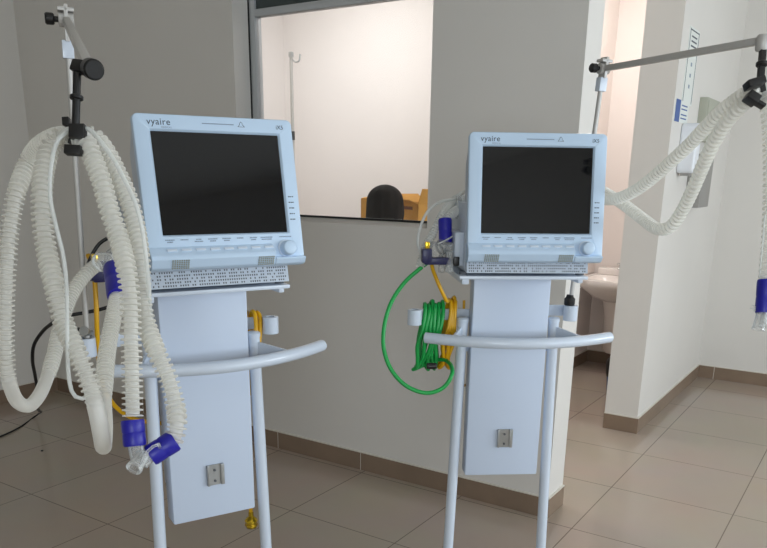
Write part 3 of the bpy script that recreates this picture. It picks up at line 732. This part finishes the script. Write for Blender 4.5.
# ---------------------------------------------------------------- inner room seen through the window
def person():
    hc = at(385.5, 203, 4.32)                      # head centre
    o = Vector((hc.x, hc.y, 0)); rz = R(-10)
    t = thing('person', 'person with dark hair in black clothing standing with back to the window', 'person', o, rz)
    zh = hc.z; s = (zh+.11)/1.62
    J = {'pelvis': (0, 0, .92*s, .125), 'waist': (0, .0, 1.05*s, .105), 'chest': (0, 0, 1.22*s, .125), 'upper': (0, 0, 1.31*s, .10), 'neck': (0, .005, 1.39*s, .048), 'skull': (0, .01, 1.47*s, .072), 'crown': (0, .0, 1.55*s, .068), 'nose': (0, .095, 1.475*s, .012)}
    E = [('pelvis', 'waist'), ('waist', 'chest'), ('chest', 'upper'), ('upper', 'neck'), ('neck', 'skull'), ('skull', 'crown'), ('skull', 'nose')]
    for q, n in ((-1, 'l'), (1, 'r')):
        J.update({n+'sh': (q*.155, 0, 1.305*s, .052), n+'el': (q*.2, .02, 1.04*s, .038), n+'wr': (q*.19, .14, .84*s, .026), n+'pa': (q*.18, .19, .79*s, .03),
                  n+'hip': (q*.085, 0, .86*s, .088), n+'kn': (q*.09, .01, .47*s, .055), n+'an': (q*.09, -.02, .09, .036), n+'he': (q*.09, -.03, .04, .036), n+'to': (q*.1, .13, .03, .028), n+'ear': (q*.083, .0, 1.475*s, .014)})
        E += [('upper', n+'sh'), (n+'sh', n+'el'), (n+'el', n+'wr'), (n+'wr', n+'pa'), ('pelvis', n+'hip'), (n+'hip', n+'kn'), (n+'kn', n+'an'), (n+'an', n+'he'), (n+'he', n+'to'), ('skull', n+'ear')]
        for f_ in range(4):
            b = (q*(.168+.009*f_), .205, .775*s); L_ = (.06, .07, .066, .05)[f_]
            J[n+'f%d' % f_] = (b[0], b[1]+L_*.5, b[2]-L_*.5, .0085); J[n+'g%d' % f_] = (b[0], b[1]+L_*.5, b[2]-L_*.9, .0075)
            E += [(n+'pa', n+'f%d' % f_), (n+'f%d' % f_, n+'g%d' % f_)]
        J[n+'th'] = (q*.15, .215, .785*s, .010); E.append((n+'pa', n+'th'))
    names = list(J); me = bpy.data.meshes.new('body'); me.from_pydata([J[k][:3] for k in names], [(names.index(a), names.index(b)) for a, b in E], [])
    ob = bpy.data.objects.new('body', me); COL.objects.link(ob)
    sm = ob.modifiers.new('Skin', 'SKIN'); ob.modifiers.new('Sub', 'SUBSURF').levels = 2
    for i, k in enumerate(names): me.skin_vertices[0].data[i].radius = (J[k][3],)*2
    me.skin_vertices[0].data[0].use_root = True
    bpy.context.view_layer.update()
    m2 = bpy.data.meshes.new_from_object(ob.evaluated_get(bpy.context.evaluated_depsgraph_get())); bpy.data.objects.remove(ob)
    m2.materials.clear()
    for q in ('skin', 'shirt', 'trousers'): m2.materials.append(M[q])
    for p_ in m2.polygons:
        c = p_.center; p_.use_smooth = True
        p_.material_index = 0 if c.z > 1.365*s or (abs(c.x) > .12 and c.y > .12 and c.z < .86*s and c.z > .6) else (1 if c.z > .93*s or abs(c.x) > .16 else 2)
    b = bpy.data.objects.new('body', m2); COL.objects.link(b); b.parent = t
    # hair: a cap with combed locks
    bm = NB(); n, mrow = 48, 22; rows = []
    cz = 1.50*s
    for i in range(mrow+1):
        v = i/mrow; row = []
        for k in range(n):
            a = 2*PI*k/n; front = max(0, math.sin(a))**2
            drop = .30*(1-front*.78)
            if v < .5: ph = v/.5*PI/2; rr = math.sin(ph)*.098; z = cz+.012+math.cos(ph)*.092
            else: rr = .098+.004*math.sin((v-.5)*6); z = cz+.012-(v-.5)/.5*drop; rr -= .02*max(0, (v-.75)/.25)
            lock = (1+.03*math.sin(a*13+1.3*math.sin(v*3))*min(1, v*4)+.02*math.sin(a*7+2*v))*(1+.10*max(0, v-.45))
            row.append(bm.verts.new((math.cos(a)*rr*1.0*lock, math.sin(a)*rr*1.08*lock-.004, z)))
        rows.append(row)
    for a, b2 in zip(rows, rows[1:]):
        for k in range(n):
            try: bm.faces.new((a[k], a[(k+1) % n], b2[(k+1) % n], b2[k]))
            except ValueError: pass
    bmesh.ops.remove_doubles(bm, verts=bm.verts[:], dist=.0005)
    link('hair', bm, 'hair', t, sharp=180)
person()
# storage cabinet with two cartons
p = at(415, 207, 4.95)
cab_z = 1.16
t = thing('storage_cabinet', 'grey cabinet under the cartons, hidden below the window sill', 'cabinet', (p.x, p.y+.12, 0))
bm = NB(); box(bm, -.45, .35, -.2, .2, .03, cab_z, .004); link('cabinet_body', bm, 'laminate', t)
bm = NB(); box(bm, -.44, -.055, -.215, -.2, .06, cab_z-.02, .002); d_ = link('cabinet_door', bm, 'laminate', t); bm = NB(); rod(bm, (-.09, -.235, .6), (-.09, -.235, .75), .006); rod(bm, (-.09, -.236, .61), (-.09, -.214, .61), .004); link('door_handle', bm, 'steel', d_)
bm = NB(); box(bm, -.045, .34, -.215, -.2, .06, cab_z-.02, .002); d_ = link('cabinet_door', bm, 'laminate', t); bm = NB(); rod(bm, (-.01, -.235, .6), (-.01, -.235, .75), .006); rod(bm, (-.01, -.236, .61), (-.01, -.214, .61), .004); link('door_handle', bm, 'steel', d_)
def carton(cx, cy, z0, w_, d_, h_, rz, label, flaps):
    t = thing('cardboard_box', label, 'box', (cx, cy, z0), rz, 'cardboard boxes behind the window')
    bm = NB(); th = .005
    box(bm, -w_/2, w_/2, -d_/2, -d_/2+th, 0, h_); box(bm, -w_/2, w_/2, d_/2-th, d_/2, 0, h_); box(bm, -w_/2, -w_/2+th, -d_/2, d_/2, 0, h_); box(bm, w_/2-th, w_/2, -d_/2, d_/2, 0, h_); box(bm, -w_/2, w_/2, -d_/2, d_/2, 0, th)
    link('box_body', bm, 'card', t, smooth=False)
    for (hx, hy, ax, L_, ang) in ((0, -d_/2, 'X', .07, flaps[0]), (w_/2, 0, 'Y', .1, flaps[1]), (-w_/2, 0, 'Y', .1, flaps[2]), (0, d_/2, 'X', .08, flaps[3])):
        bm = NB()
        if ax == 'X':
            sgn = 1 if hy < 0 else -1
            box(bm, -w_/2, w_/2, -th/2, th/2, 0, L_); bm.transform(Matrix.Translation((0, hy, h_)) @ Matrix.Rotation(R(ang)*sgn, 4, 'X'))
        else:
            sgn = 1 if hx > 0 else -1
            box(bm, -th/2, th/2, -d_/2, d_/2, 0, L_); bm.transform(Matrix.Translation((hx, 0, h_)) @ Matrix.Rotation(R(ang)*sgn, 4, 'Y'))
        link('box_flap', bm, 'card', t, smooth=False)
    bm = NB(); box(bm, -w_/2+.02, -w_/2+.05, -d_/2-.001, -d_/2, .03, .08); box(bm, -w_/2+.06, w_/2-.06, -d_/2-.001, -d_/2, h_-.04, h_-.02); link('box_print', bm, 'tape', t, smooth=False)
carton(p.x+.02, p.y+.05, cab_z, .26, .24, .235, R(-24), 'open cardboard box with raised flap, right of the person behind the window', (70, 25, 60, 8))
carton(p.x-.34, p.y+.14, cab_z, .24, .22, .25, R(12), 'cardboard box mostly hidden behind the dark haired person', (-84, -86, -86, -88))
# drip stand
q = at(291, 54, 5.4); q2 = at(292.5, 190, 5.2)
base = Vector((q.x, q.y, 0)); top = q.z
t = thing('drip_stand', 'thin grey drip stand with a hooked top against the bright wall behind the window', 'stand', base)
bm = NB(); rod(bm, (0, 0, .06), (0, 0, top), .012, 16); link('stand_pole', bm, 'arm', t)
bm = NB(); lathe(bm, [(0, .018), (.03, .018), (.035, .01)], (0, 0, top-.02), (0, 0, 1), 16)
for sgn in (-1, 1):
    d_ = RT.copy(); d_.z = 0; d_.normalize(); d_ *= sgn
    sweep(bm, [Vector((0, 0, top-.03)), Vector((0, 0, top-.05))+d_*.03, Vector((0, 0, top-.045))+d_*.055, Vector((0, 0, top+.0))+d_*.065] if sgn > 0 else [Vector((0, 0, top-.0)), Vector((0, 0, top+.006))+d_*.012, Vector((0, 0, top+.004))+d_*.018], .006, 8)
link('stand_hook', bm, 'steel', t)
bm = NB(); rod(bm, (0, 0, 1.80), (0, 0, 1.86), .016, 14); rod(bm, (0, -.0, 1.83), tuple(RT*-.05+Vector((0, 0, 1.83))), .006, 10); link('height_clamp', bm, 'black', t)
bm = NB()
for k in range(5):
    a = 2*PI*k/5; rod(bm, (0, 0, .08), (math.cos(a)*.26, math.sin(a)*.26, .06), .012, 12); 
    lathe(bm, [(-.01, .022), (-.008, .025), (.008, .025), (.01, .022)], (math.cos(a)*.26, math.sin(a)*.26, .0255), (math.sin(a), -math.cos(a), 0), 16)
link('stand_base', bm, 'black', t)

# ---------------------------------------------------------------- light
def area(name, loc, rot, sx_, sy_, power, col, spread=180):
    l = bpy.data.lights.new(name, 'AREA'); l.shape = 'RECTANGLE'; l.size = sx_; l.size_y = sy_; l.energy = power; l.color = col; l.spread = R(spread)
    o = bpy.data.objects.new(name, l); COL.objects.link(o); o.location = loc; o.rotation_euler = rot; return o
wd = bpy.data.worlds.new('sky'); S.world = wd; wd.use_nodes = True
wd.node_tree.nodes['Background'].inputs[0].default_value = (.75, .86, 1, 1); wd.node_tree.nodes['Background'].inputs[1].default_value = 1.2
area('daylight', (XR+.04, (RW[0]+RW[1])/2, 1.65), (0, R(-90), 0), 1.35, 2.6, 50, (.82, .92, 1)).rotation_euler = (0, R(90), 0)
area('daylight_far', (XR+.04, (RW2[0]+RW2[1])/2, 1.65), (0, R(90), 0), 1.35, 1.35, 74, (.84, .93, 1))
area('daylight_near', ((NW[0]+NW[1])/2, YN-.04, 1.65), (R(90), 0, 0), 1.75, 1.35, 64, (.86, .94, 1))  # added fill from behind the viewer, lifts the return wall front
# ceiling panels: inner room, passage
def lamp(x, y, w_, d_, power, col, lb):
    t = thing('ceiling_light', lb, 'ceiling light', (x, y, CH))
    bm = NB(); box(bm, -w_/2-.02, w_/2+.02, -d_/2-.02, d_/2+.02, -.03, 0, .003); link('lamp_housing', bm, 'white', t)
    area('panel_light', (x, y, CH-.035), (0, 0, 0), w_, d_, power, col)
lamp(-3.6, 4.5, .6, .6, 27, (1, .99, .965), 'square ceiling lamp in the room behind the window'); lamp(-1.75, 5.2, .3, 1.0, 24, (1, .975, .95), 'narrow ceiling lamp above the wash basin passage')
S.view_settings.view_transform = 'Standard'; S.view_settings.look = 'None'; S.view_settings.gamma = 1
S.view_settings.use_curve_mapping = False; S.view_settings.exposure = 0
S.cycles.use_denoising = True
S.cycles.max_bounces = 10; S.cycles.transparent_max_bounces = 24; S.cycles.diffuse_bounces = 6
S.cycles.caustics_reflective = False; S.cycles.caustics_refractive = False
S.cycles.sample_clamp_indirect = 6
